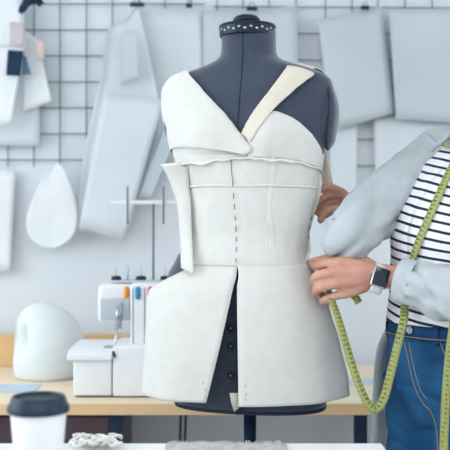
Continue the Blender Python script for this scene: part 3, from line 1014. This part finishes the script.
# lace clump
b = BM(); lc = P(96, 443, 1.79); lc.z = FZ
for i in range(16):
    a = i * 2.4; x = lc.x + lerp(-.038, .040, i / 15); y = lc.y + .022 * math.sin(a); h = .010 + .010 * abs(math.sin(i * 1.7))
    pts = [Vector((x, y, FZ + .002 + h * .3))]
    for k in range(7):
        q = a + k * 1.15
        pts.append(Vector((x + .012 * math.cos(q), y + .010 * math.sin(q), FZ + .004 + h * (.3 + .5 * abs(math.sin(q * .9))))))
    limb(b, pts, [.0028] * len(pts), 6, 4)
tag(obj('lace_trim', b, M['lace']), 'crumpled white lace trim at the far edge of the foreground table', 'lace trim')

# ------------------------------------------------------------------ the woman
fd = Vector((-.866, -.5, 0)); lf = Vector((.5, -.866, 0))      # facing, her left
pc = (.503, 2.12)
pr = thing('person', 'person in a striped top, grey cardigan and jeans, pinning the dress side', 'person', (.503, 2.12, 0))
CXZ = [(.8, .503), (1.0, .506), (1.2, .530), (1.3, .556), (1.36, .572), (1.44, .598), (1.7, .62)]


def sec(z, w, dfr, dbk, a, x0=None):
    c = Vector((tab(CXZ, z) if x0 is None else x0, 2.12, z))
    d = dfr if math.cos(a) > 0 else dbk
    return c + fd * d * math.cos(a) + lf * w * math.sin(a)


def bodyloft(bm, secs, n=32):
    rings(bm, [[sec(z, w, a, c, 2 * math.pi * i / n) for i in range(n)] for z, w, a, c in secs])


SHR = Vector((.497, 2.255, 1.372)); ELR = P(349, 235, 2.08); WRR = P(358, 213, 2.285)
SHL = Vector((.665, 1.985, 1.365)); ELL = Vector((.590, 1.895, 1.045)); WRL = P(383, 275, 2.035)
bd = BM()
bodyloft(bd, [(.84, .13, .085, .09), (.92, .152, .098, .105), (1.0, .128, .085, .085), (1.08, .115, .08, .08), (1.2, .13, .10, .085), (1.3, .14, .09, .085), (1.36, .13, .07, .075), (1.41, .075, .055, .06), (1.43, .05, .05, .05)])
nk = Vector((.594, 2.12, 1.40)); hc = Vector((.630, 2.106, 1.605))
limb(bd, [nk, Vector((.612, 2.118, 1.47)), Vector((.632, 2.114, 1.535))], [.058, .052, .05])
# head: cranium, jaw, nose, ears, brow, lips
def hp(f, l, z): return hc + fd * f + lf * l + Vector((0, 0, z))


def hball(f, l, z, r, s):
    q = bmesh.ops.create_uvsphere(bd, u_segments=20, v_segments=12, radius=r)
    for v in q['verts']: v.co = hp(f + v.co.x * s[0], l + v.co.y * s[1], z + v.co.z * s[2])


hball(-.012, 0, .028, .086, (1.1, .88, 1.0)); hball(.022, 0, -.025, .070, (1.0, .88, 1.1)); hball(.045, 0, -.078, .034, (1.0, 1.05, .8))
hball(.082, 0, .028, .02, (.6, 2.6, .5))
limb(bd, [hp(.088, 0, .012), hp(.100, 0, -.012), hp(.104, 0, -.028)], [.007, .009, .011], 12); hball(.095, .010, -.032, .008, (1, 1, .8)); hball(.095, -.010, -.032, .008, (1, 1, .8))
hball(.086, 0, -.055, .012, (.8, 1.8, .5)); hball(.084, 0, -.066, .012, (.8, 1.6, .55))
for s_ in (-1, 1): hball(-.012, s_ * .078, -.012, .022, (.8, .35, 1.3)); hball(.052, s_ * .038, -.03, .026, (.8, .8, .9))
# arms
limb(bd, [Vector((.57, 2.14, 1.385)), SHR, SHR.lerp(ELR, .5), ELR], [.045, .046, .042, .034])
limb(bd, [ELR, ELR.lerp(WRR, .3), WRR], [.035, .037, .024])
limb(bd, [Vector((.60, 2.09, 1.385)), SHL, SHL.lerp(ELL, .5), ELL], [.045, .046, .042, .035])
limb(bd, [ELL, ELL.lerp(WRL, .3), WRL], [.036, .038, .025])


def hand(W, mcps, fingers, thumb, q=1.):
    for m in mcps:
        limb(bd, [W, W.lerp(m, .55), m], [.0185, .0165 * q, .0118 * q], 14, 5)
    for a, c in zip(mcps, mcps[1:]):
        for t in (.45, .7, .95): limb(bd, [W.lerp(a, t), W.lerp(c, t)], [(.013 if t < .9 else .011) * q] * 2, 12, 4)
    for m, f, r in zip(mcps, fingers, (.0092, .0096, .0090, .0080)):
        limb(bd, [m] + f, [r * q * k_ for k_ in (1.15, 1.08, .95, .82)][:1 + len(f)], 14, 5)
    limb(bd, [W.lerp(thumb[0], .3)] + thumb, [k_ * q for k_ in (.015, .0145, .0125, .0105, .0088)][:1 + len(thumb)], 14, 5)


# near (left) hand: thumb and index pinch the side edge, other fingers curl round the tape
hand(WRL, [P(340, 262, 2.050), P(336, 272, 2.034), P(338, 283, 2.034), P(345, 293, 2.044)],
     [[P(325, 264, 2.070), P(317, 266, 2.10), P(312.5, 265, 2.128)],
      [P(318, 276, 2.056), P(314.5, 282, 2.088), P(322, 284, 2.112)],
      [P(319, 288, 2.052), P(316, 293, 2.082), P(324, 295, 2.106)],
      [P(327, 299, 2.056), P(323, 302, 2.084), P(331, 302, 2.104)]],
     [P(362, 262, 2.070), P(344, 256, 2.094), P(327, 259, 2.118), P(312, 262.5, 2.138)], 1.14)
# far (right) hand holding the back edge at the side
hand(WRR, [P(341, 192, 2.262), P(344, 197, 2.275), P(345, 204, 2.285), P(346, 210, 2.292)],
     [[P(330, 187, 2.250), P(322, 189, 2.240), P(316, 194, 2.236)],
      [P(331, 195, 2.260), P(322, 199, 2.252), P(316, 205, 2.248)],
      [P(332, 203, 2.268), P(323, 208, 2.260), P(317, 213, 2.256)],
      [P(334, 210, 2.276), P(327, 215, 2.270), P(320, 218, 2.264)]],
     [P(349, 214, 2.268), P(338, 210, 2.246), P(327, 211, 2.232), P(320.5, 220, 2.226)])
# legs
HR = Vector((.503, 2.12, .88)) - lf * .082; HL = Vector((.503, 2.12, .88)) + lf * .082
for h in (HR, HL):
    kx = h + fd * .03; ax = h - fd * .01
    limb(bd, [h, Vector((kx.x, kx.y, .50)), Vector((ax.x, ax.y, .09))], [.064, .046, .034])
    t_ = Vector((ax.x, ax.y, .045))
    limb(bd, [t_ - fd * .03, t_ + fd * .08, t_ + fd * .15 - Vector((0, 0, .012))], [.032, .032, .022])
bd = remeshed(bd, .0036, 4, .5)
obj('body', bd, M['skin'], pr)
# face pieces
for s_ in (-1, 1):
    b = BM(); ball(b, hp(.0685, s_ * .031, .004), .0120); ey = obj('eye', b, M['eye'], pr)
    b = BM(); ball(b, hp(.0765, s_ * .031, .004), .0055); obj('iris', b, M['iris'], ey)
b = BM(); limb(b, [hp(.089, -.020, -.060), hp(.0985, 0, -.060), hp(.089, .020, -.060)], [.0025, .0055, .0025], 10); obj('lips', b, M['lip'], pr)
# hair: cap, fringe and a low bun
b = BM()
n0 = 40
rs = []
for i in range(16):
    t = i / 15; el = lerp(90, -42, t); ring = []
    for j in range(n0):
        a = 2 * math.pi * j / n0
        e = el
        front = max(0, math.cos(a))
        e = max(el * (1 if el > 0 else 1.9), lerp(-80, 34, min(1, front * 2.2) ** .7))
        rr = .098 * (math.cos(R(e)) if e > 0 else 1 + e * .0016); zz = (.096 * math.sin(R(e)) if e > 0 else e * .00165) + .03
        wv = 1 + .012 * math.sin(a * 22)
        ring.append(hp(-.012 + 1.06 * rr * math.cos(a) * wv, .90 * rr * math.sin(a) * wv, zz))
    rs.append(ring)
rings(b, rs, cap=(False, False)); 
bh = obj('hair', b, M['hair'], pr, solid=.006)
b = BM(); ball(b, hp(-.105, 0, .03), .042, (1, 1, .9)); obj('hair_bun', b, M['hair'], bh)

# --- jeans
jb = BM()
bodyloft(jb, [(.74, .07, .05, .06), (.79, .125, .085, .09), (.86, .164, .118, .126), (.92, .168, .124, .125), (.97, .155, .122, .112), (1.016, .146, .118, .105)])
for h, s_ in ((HR, -1), (HL, 1)):
    kx = h + fd * .03; ax = h - fd * .005
    def wr(p, d, t, a, r):
        return p + d * (.004 * noise.noise(Vector((p.x * 14, p.z * 22, s_))) + .0025 * math.sin(p.z * 60 + a * 2) * (1 if t > .25 else t * 4))
    limb(jb, [h, Vector((h.x, h.y, .74)), Vector((kx.x, kx.y, .50)), Vector((ax.x, ax.y, .10))], [.098, .088, .066, .060], 28, 12, False, fn=wr)
jb = remeshed(jb, .006, 5, .5)
for v in jb.verts:
    q_ = noise.noise(Vector((v.co.x * 9 + v.co.z * 5, v.co.y * 9, v.co.z * 13)))
    n_ = noise.noise(v.co * 16) * .003 - .006 * math.exp(-(q_ / .09) ** 2) * max(.2, min(1, (.95 - v.co.z) * 9)) + .0022 * math.sin(v.co.z * 75 + v.co.x * 60 + 5 * noise.noise(v.co * 7)) * max(0, min(1, (.93 - v.co.z) * 8))
    v.co += fd * n_
je = obj('jeans', jb, M['denim'], pr)
# waistband
def band(secs, a0, a1, n, grow=0):
    g = []
    for z, w, d, c in secs: g.append([sec(z, w + grow, d + grow, c + grow, lerp(a0, a1, i / n)) for i in range(n + 1)])
    bm = BM(); gridmesh(bm, g); return bm


obj('waistband', band([(.974, .158, .124, .114), (.992, .154, .122, .110), (1.015, .149, .120, .107)], 0, 2 * math.pi, 72, .003), M['denim_d'], je, solid=.004)
for d_ in (28, -40, 75, -85, 180):
    a = R(d_); b = BM()
    g = []
    for z in (.964, .978, .996, 1.016):
        k = .006 if .97 < z < 1.01 else .003
        g.append([sec(z, .156 + k, .122 + k, .112 + k, a + da) for da in (-.035, 0, .035)])
    gridmesh(b, g); obj('belt_loop', b, M['denim_d'], je, solid=.003)
bc = sec(.993, .158, .1285, .11, R(4)); b = BM()
lathe(b, [(0, 0), (.0085, 0), (.009, .002), (.0075, .004), (.002, .0038), (0, .003)], bc, 24, fd); obj('button', b, M['alu'], je, 'auto', label='round silver jeans button')
# fly stitching and pocket seams lie on the jeans surface
bt = BVHTree.FromPolygons([v.co.copy() for v in je.data.vertices], [list(p.vertices) for p in je.data.polygons])


def on_jeans(ang, z, off=.001):
    c = Vector((tab(CXZ, z), 2.12, z)); d = (fd * math.cos(ang) + lf * math.sin(ang))
    h = bt.ray_cast(c + d * .5, -d)
    return (h[0] + h[1] * off) if h[0] else c + d * .125


def jeans_px(px, py):
    d = (P(px, py, 1.) - EYE).normalized(); h = bt.ray_cast(EYE, d)
    return h[0] + h[1] * .001 if h[0] else P(px, py, 2.05)


for pts in ([(405, 342), (408, 358), (412, 376), (417, 392), (424, 404), (430, 409)], [(409, 342), (412, 358), (416, 375), (421, 390), (427, 399)], [(430, 409), (436, 424), (438, 445), (438, 460)],
            [(440, 341), (444, 352), (452, 362)]):
    b = BM(); tube(b, crom([jeans_px(*q) for q in pts], 6), .0009, 6); obj('stitching', b, M['stitch'], je, label='tan topstitching')
b = BM(); tube(b, [sec(z, .158 + .0065, .124 + .0065, .114 + .0065, lerp(R(-85), R(95), i / 40)) for i in range(41) for z in (.978,)], .0009, 6); obj('stitching', b, M['stitch'], je, label='tan topstitching')
for h, s_ in ((HR, -1), (HL, 1)):
    ax = h - fd * .01; t_ = Vector((ax.x, ax.y, .05)); b = BM()
    limb(b, [t_ - fd * .045, t_ + fd * .06, t_ + fd * .165 - Vector((0, 0, .008))], [.044, .045, .036], 18, 6)
    for v in b.verts: v.co.z = max(v.co.z, .003)
    sh = obj('shoe', b, M['shoe'], pr)
    b = BM(); box(b, -.14, .12, -.048, .048, 0, .018, .008, 3)
    mm = Matrix.Translation(t_ + fd * .06 - Vector((0, 0, .05))) @ Matrix.Rotation(math.atan2(fd.y, fd.x), 4, 'Z')
    bmesh.ops.transform(b, matrix=mm, verts=b.verts); obj('sole', b, M['white_rub'], sh, False)

# --- striped top
TS = [(1.004, .157, .133, .115), (1.02, .155, .133, .112), (1.08, .150, .137, .108), (1.14, .151, .147, .108), (1.2, .156, .158, .11), (1.25, .160, .155, .112), (1.3, .164, .135, .112), (1.35, .158, .106, .102), (1.385, .125, .082, .085), (1.41, .088, .068, .072)]
TT = [[(s[0], s[i]) for s in TS] for i in (1, 2, 3)]


def tee(z, a, grow=0):
    p = sec(z, tab(TT[0], z) + grow, tab(TT[1], z) + grow, tab(TT[2], z) + grow, a)
    return p + fd * .003 * noise.noise(Vector((a * 3, z * 9, 2)))


g = []; NZ, NA = 60, 72
for j in range(NZ + 1):
    z = lerp(1.004, 1.41, j / NZ); g.append([tee(z, 2 * math.pi * i / NA) for i in range(NA + 1)])
b = BM(); gridmesh(b, g)
uvl = b.loops.layers.uv.new('UVMap')
for f in b.faces:
    for lp in f.loops:
        p = lp.vert.co
        k = tab([(1.0, .10), (1.15, .14), (1.25, .22), (1.4, .34)], p.z)
        lp[uvl].uv = (p.x, p.z + k * (p.x - .40) - .10 * (p.y - 2.1) + .0015 * noise.noise(p * 22) + 3)
bmesh.ops.remove_doubles(b, verts=b.verts, dist=1e-5)
obj('striped_top', b, M['stripe'], pr, solid=.002, label='white top with navy stripes')

# --- cardigan: body shell open at the front, two sleeves with cuffs
cb_ = BM()
aR = [(.62, -82), (.9, -86), (1.02, -96), (1.12, -94), (1.2, -86), (1.3, -71), (1.36, -64), (1.41, -52), (1.45, -45)]
CS = [(.62, .245, .16, .17), (.80, .235, .15, .165), (.95, .215, .15, .15), (1.05, .182, .145, .138), (1.2, .178, .170, .132), (1.3, .184, .150, .132), (1.355, .172, .118, .12), (1.39, .135, .095, .10), (1.425, .095, .078, .084), (1.45, .082, .066, .078)]
CT = [[(s[0], s[i]) for s in CS] for i in (1, 2, 3)]
g = []
for j in range(71):
    z = lerp(.62, 1.45, j / 70); a1 = R(tab(aR, z)); a0 = R(62 - 10 * max(0, (z - 1.2) / .25)); row = []
    for i in range(81):
        a = lerp(a1, a0 - 2 * math.pi, i / 80)
        fo = .010 * noise.noise(Vector((a * 2.6, z * 4, 5))) + .006 * noise.noise(Vector((a * 7, z * 9, 9)))
        if z < 1.0: fo += .012 * math.sin(a * 9) * (1.0 - z) * 2
        row.append(sec(z, tab(CT[0], z) + fo, tab(CT[1], z) + fo, tab(CT[2], z) + fo, a))
    q = max(0, min(1, (1.03 - z) / .10)); e = row[0]
    row = [e + Vector((-.015, .014, 0)) * k * q + Vector((-.004, -.006, 0)) * math.sin(k * math.pi) * q for k in (1, .8, .6, .4, .2)] + row
    g.append(row)
gridmesh(cb_, g)
card = obj('cardigan', cb_, M['knit'], pr, solid=.004, offset=1)


def sleeve(path, rad, seed, k=14):
    def wr(p, d, t, a, r):
        w = .005 * noise.noise(Vector((t * 12 + seed, math.cos(a) * 1.6, math.sin(a) * 1.6))) + .0015 * noise.noise(Vector((t * 30, math.cos(a) * 2.5, math.sin(a) * 2.5 + seed)))
        w += .003 * math.sin(t * 40 + 3 * math.sin(a) + seed)
        for fq, am, sd in ((2.2, .011, 3.1), (4.4, .007, 8.7)):
            q = noise.noise(Vector((t * fq * 1.9 + math.cos(a + seed) * .9, math.cos(a) * .8 + sd, math.sin(a) * .8 + seed)))
            w -= am * math.exp(-(q / .12) ** 2)
        return p + d * w * (.35 if t > .95 else 1)
    bm = BM(); limb(bm, path, rad, 32, k, False, fn=wr, cap=False); return bm


swr = ELR.lerp(WRR, .92); swl = ELL.lerp(WRL, .86)
obj('sleeve', sleeve([Vector((.566, 2.16, 1.382)), SHR + Vector((.012, 0, .004)), SHR.lerp(ELR, .5) + Vector((0, 0, .004)), ELR + Vector((-.006, -.004, -.002)), ELR.lerp(WRR, .45), swr], [.060, .071, .069, .059, .050, .037], 1, 22), M['knit'], card, solid=.004)
obj('sleeve', sleeve([Vector((.61, 2.08, 1.375)), SHL, SHL.lerp(ELL, .5), ELL + Vector((.004, 0, -.008)), ELL.lerp(WRL, .5), swl], [.06, .070, .067, .064, .061, .046], 2, 22), M['knit'], card, solid=.004)
for p0, p1, r in ((ELR.lerp(WRR, .86), ELR.lerp(WRR, .98), .034), (ELL.lerp(WRL, .76), ELL.lerp(WRL, .87), .043)):
    b = BM(); limb(b, [p0, p0.lerp(p1, .5), p1], [r + .003] * 3, 32, 4, False, cap=False); obj('cuff', b, M['knit'], card, solid=.005)
# rolled opening edge of the cardigan
b = BM(); q = []
for j in range(60):
    z = lerp(.62, 1.45, j / 59); a = R(tab(aR, z)); fo = .010 * noise.noise(Vector((a * 2.6, z * 4, 5)))
    q.append(sec(z, tab(CT[0], z) + fo + .002, tab(CT[1], z) + fo + .002, tab(CT[2], z) + fo + .002, a))
tube(b, q, .006, 10); obj('front_band', b, M['knit'], card)

# --- watch and wrist band
wc = P(380.5, 277.5, 2.002)
ax = Vector((.955, 0, -.30)).normalized()          # along the forearm, to the right
nn = Vector((.10, -1, .16)); nn = (nn - ax * nn.dot(ax)).normalized(); up = ax.cross(nn)
if up.z < 0: up = -up
MX = Matrix(((ax.x, up.x, -nn.x, wc.x), (ax.y, up.y, -nn.y, wc.y), (ax.z, up.z, -nn.z, wc.z), (0, 0, 0, 1)))
wt_ = thing('wristwatch', 'square dark-faced watch with a white strap on the near wrist', 'watch', wc)
b = BM(); box(b, -.0185, .0185, -.0225, .0225, -.005, .005, .0048, 4); bmesh.ops.transform(b, matrix=MX, verts=b.verts); obj('case', b, M['alu'], wt_, 'auto')
b = BM(); box(b, -.0158, .0158, -.0198, .0198, -.0066, -.0042, .0012, 2); bmesh.ops.transform(b, matrix=MX, verts=b.verts); obj('screen', b, M['screen'], wt_, 'auto')
b = BM(); tube(b, [MX @ Vector((-.0185, .006, 0)), MX @ Vector((-.0215, .006, 0))], .003, 12); obj('crown', b, M['alu'], wt_)
b = BM(); g = []
for i in range(49):
    a = 2 * math.pi * i / 48
    g.append([MX @ Vector((x, .031 * math.sin(a), .031 - .0325 * math.cos(a) - .0012)) for x in (-.0125, -.006, .006, .0125)])
gridmesh(b, g); obj('strap', b, M['white_rub'], wt_, solid=.0024, label='white strap')
b = BM(); dr = (WRR - ELR).normalized(); wp = ELR.lerp(WRR, 1.0)
u_ = dr.cross(Vector((0, 0, 1))).normalized(); v_ = dr.cross(u_)
tube(b, [wp + (u_ * math.cos(2 * math.pi * i / 32) + v_ * math.sin(2 * math.pi * i / 32)) * .0285 for i in range(33)], .004, 8)
tag(obj('hair_tie', b, M['black']), 'black elastic band around the far wrist', 'hair tie')

# --- measuring tape round the neck, hanging to the hand
def tee_at(px, py, off=.006):
    z = ZC - (py - 225) * 2.02 / F; best = None
    for _ in range(4):
        best = min((abs(proj(tee(z, R(a * .5)))[0] - px), a * .5) for a in range(-150, 120))
        p = tee(z, R(best[1])); z += (proj(p)[1] - py) * p.y / F
    return tee(z, R(best[1]), off)


path = [P(443, 470, 1.955), P(444, 440, 1.955), P(446, 395, 1.945), P(450, 350, 1.935), P(457, 300, 1.925), tee(1.20, R(48), .012), tee(1.30, R(52), .014), tee(1.37, R(60), .022),
        Vector((.612, 2.07, 1.452)), Vector((.668, 2.150, 1.462)), Vector((.600, 2.19, 1.455)), tee(1.405, R(-30), .014), tee_at(459, 150), tee_at(447, 180), tee_at(432, 213), tee_at(420, 243),
        tee_at(412, 268), tee_at(407, 295), P(404, 318, 2.005), P(399, 340, 1.998), P(391, 372, 1.985), P(384, 398, 1.975), P(376, 409, 1.970), P(367, 402, 1.968), P(357, 380, 1.975), P(346, 345, 1.99), P(338, 318, 2.01), P(331, 298, 2.046), P(329, 287, 2.085), P(340, 286, 2.098), P(350, 292, 2.090), P(356, 298, 2.082), P(359, 303, 2.082)]
tp = crom(path, 8)
wid = .0088
ln = [0]
for a, c in zip(tp, tp[1:]): ln.append(ln[-1] + (c - a).length)
# the side the band turns outwards at each stage
nrm = []
for i, p in enumerate(tp):
    t = (tp[min(i + 1, len(tp) - 1)] - tp[max(i - 1, 0)]).normalized()
    s_ = i / 8
    if s_ < 5: o = Vector((-.35, -1, .1))
    elif s_ < 16:
        o = p - Vector((.585 if p.z > 1.36 else tab(CXZ, p.z), 2.12, p.z)); o.z = .25 if p.z > 1.38 else 0
    elif s_ < 17.5: o = fd * .9 + Vector((0, -.4, 0))
    else: o = Vector((-.25, -1, .1)) if s_ < 22 else Vector((.35, -1, .15))
    o = (o - t * o.dot(t)).normalized(); nrm.append(o)
for _ in range(6):
    nrm = [(nrm[max(i - 1, 0)] + nrm[i] * 2 + nrm[min(i + 1, len(nrm) - 1)]).normalized() for i in range(len(nrm))]
sdv = []
for i, p in enumerate(tp):
    t = (tp[min(i + 1, len(tp) - 1)] - tp[max(i - 1, 0)]).normalized(); n_ = (nrm[i] - t * nrm[i].dot(t)).normalized(); nrm[i] = n_
    sdv.append(t.cross(n_))
tm = thing('measuring_tape', 'yellow green measuring tape round the neck, looping down to the near hand', 'measuring tape', tp[0])
b = BM(); gridmesh(b, [[p + s * wid * k for k in (-1, 0, 1)] for p, s in zip(tp, sdv)])
obj('band', b, M['tape'], tm, solid=.0007)


def on_tape(s, w, off):
    import bisect
    i = max(0, min(len(ln) - 2, bisect.bisect_right(ln, s) - 1)); t = (s - ln[i]) / max(1e-9, ln[i + 1] - ln[i])
    return tp[i].lerp(tp[i + 1], t) + sdv[i].lerp(sdv[i + 1], t) * w + nrm[i].lerp(nrm[i + 1], t) * off


ink = BM()


def mark(s0, s1, w0, w1):
    for off in (.0009,):
        vs = [ink.verts.new(on_tape(s, w, off)) for s, w in ((s0, w0), (s1, w0), (s1, w1), (s0, w1))]
        ink.faces.new(vs)


SEG = {'0': 'abcdef', '1': 'bc', '2': 'abged', '3': 'abgcd', '4': 'fgbc', '5': 'afgcd', '6': 'afgedc', '7': 'abc', '8': 'abcdefg', '9': 'abfgcd'}


def digit(ch, s, w, hs=.0042, ws=.0028, th=.0008):
    """digit drawn upright along the tape: height runs across s, width across w"""
    for sg in SEG[ch]:
        if sg in 'agd':
            y = {'a': hs, 'g': hs / 2, 'd': 0}[sg]; mark(s + y - th / 2, s + y + th / 2, w, w + ws)
        else:
            y0 = hs / 2 if sg in 'bf' else 0; x = ws if sg in 'bc' else 0
            mark(s + y0, s + y0 + hs / 2, w + x - th / 2, w + x + th / 2)


n_cm = int(ln[-1] / .01)
for c in range(1, n_cm):
    s = c * .01
    mark(s - .0005, s + .0005, -wid, -wid + .0042); mark(s - .0004, s + .0004, wid - .0035, wid)
    mark(s + .0046, s + .0053, -wid, -wid + .0034); mark(s + .0046, s + .0053, wid - .0022, wid)
    if s > .02:
        tx = str(c)
        for q, ch in enumerate(tx): digit(ch, s - .0052 + .0015, -.0036 + q * .0038)
obj('printed_scale', ink, M['ink'], tm, False, recalc=False, label='printed black numbers and ticks')

# ------------------------------------------------------------------ light
w = bpy.data.worlds.new('sky'); bpy.context.scene.world = w; w.use_nodes = True
bgn = w.node_tree.nodes['Background']; bgn.inputs[0].default_value = lin((230, 237, 244)); bgn.inputs[1].default_value = 1.05


def area(name, loc, target, sx, sy, e, col):
    l = bpy.data.lights.new(name, 'AREA'); l.shape = 'RECTANGLE'; l.size = sx; l.size_y = sy; l.energy = e; l.color = col
    o = link(bpy.data.objects.new(name, l)); o.location = loc
    o.rotation_euler = (Vector(target) - Vector(loc)).to_track_quat('-Z', 'Y').to_euler(); return o


area('window_daylight', (XL + .03, 1.5, 1.7), (.5, 1.7, 1.2), 2.7, 1.6, 47, (.95, .98, 1))
area('window_daylight', (XR - .03, 1.5, 1.7), (.2, 2.0, 1.1), 2.7, 1.6, 24, (.95, .98, 1))
area('ceiling_lamp', (0, .5, 2.76), (0, 1.6, 0), 1.8, 1.2, 26, (1, .99, .97))

# ------------------------------------------------------------------ camera
cd = bpy.data.cameras.new('camera'); co = link(bpy.data.objects.new('camera', cd))
co.location = (0, 0, ZC); co.rotation_euler = (R(90), 0, 0)
cd.sensor_width = 36; cd.lens = F / 450 * 36; cd.clip_start = .05
cd.dof.use_dof = True; cd.dof.focus_distance = 2.10; cd.dof.aperture_fstop = 3.9
sc = bpy.context.scene; sc.camera = co
sc.view_settings.view_transform = 'Standard'; sc.view_settings.look = 'None'
sc.view_settings.exposure = .03; sc.view_settings.gamma = 1; sc.view_settings.use_curve_mapping = False
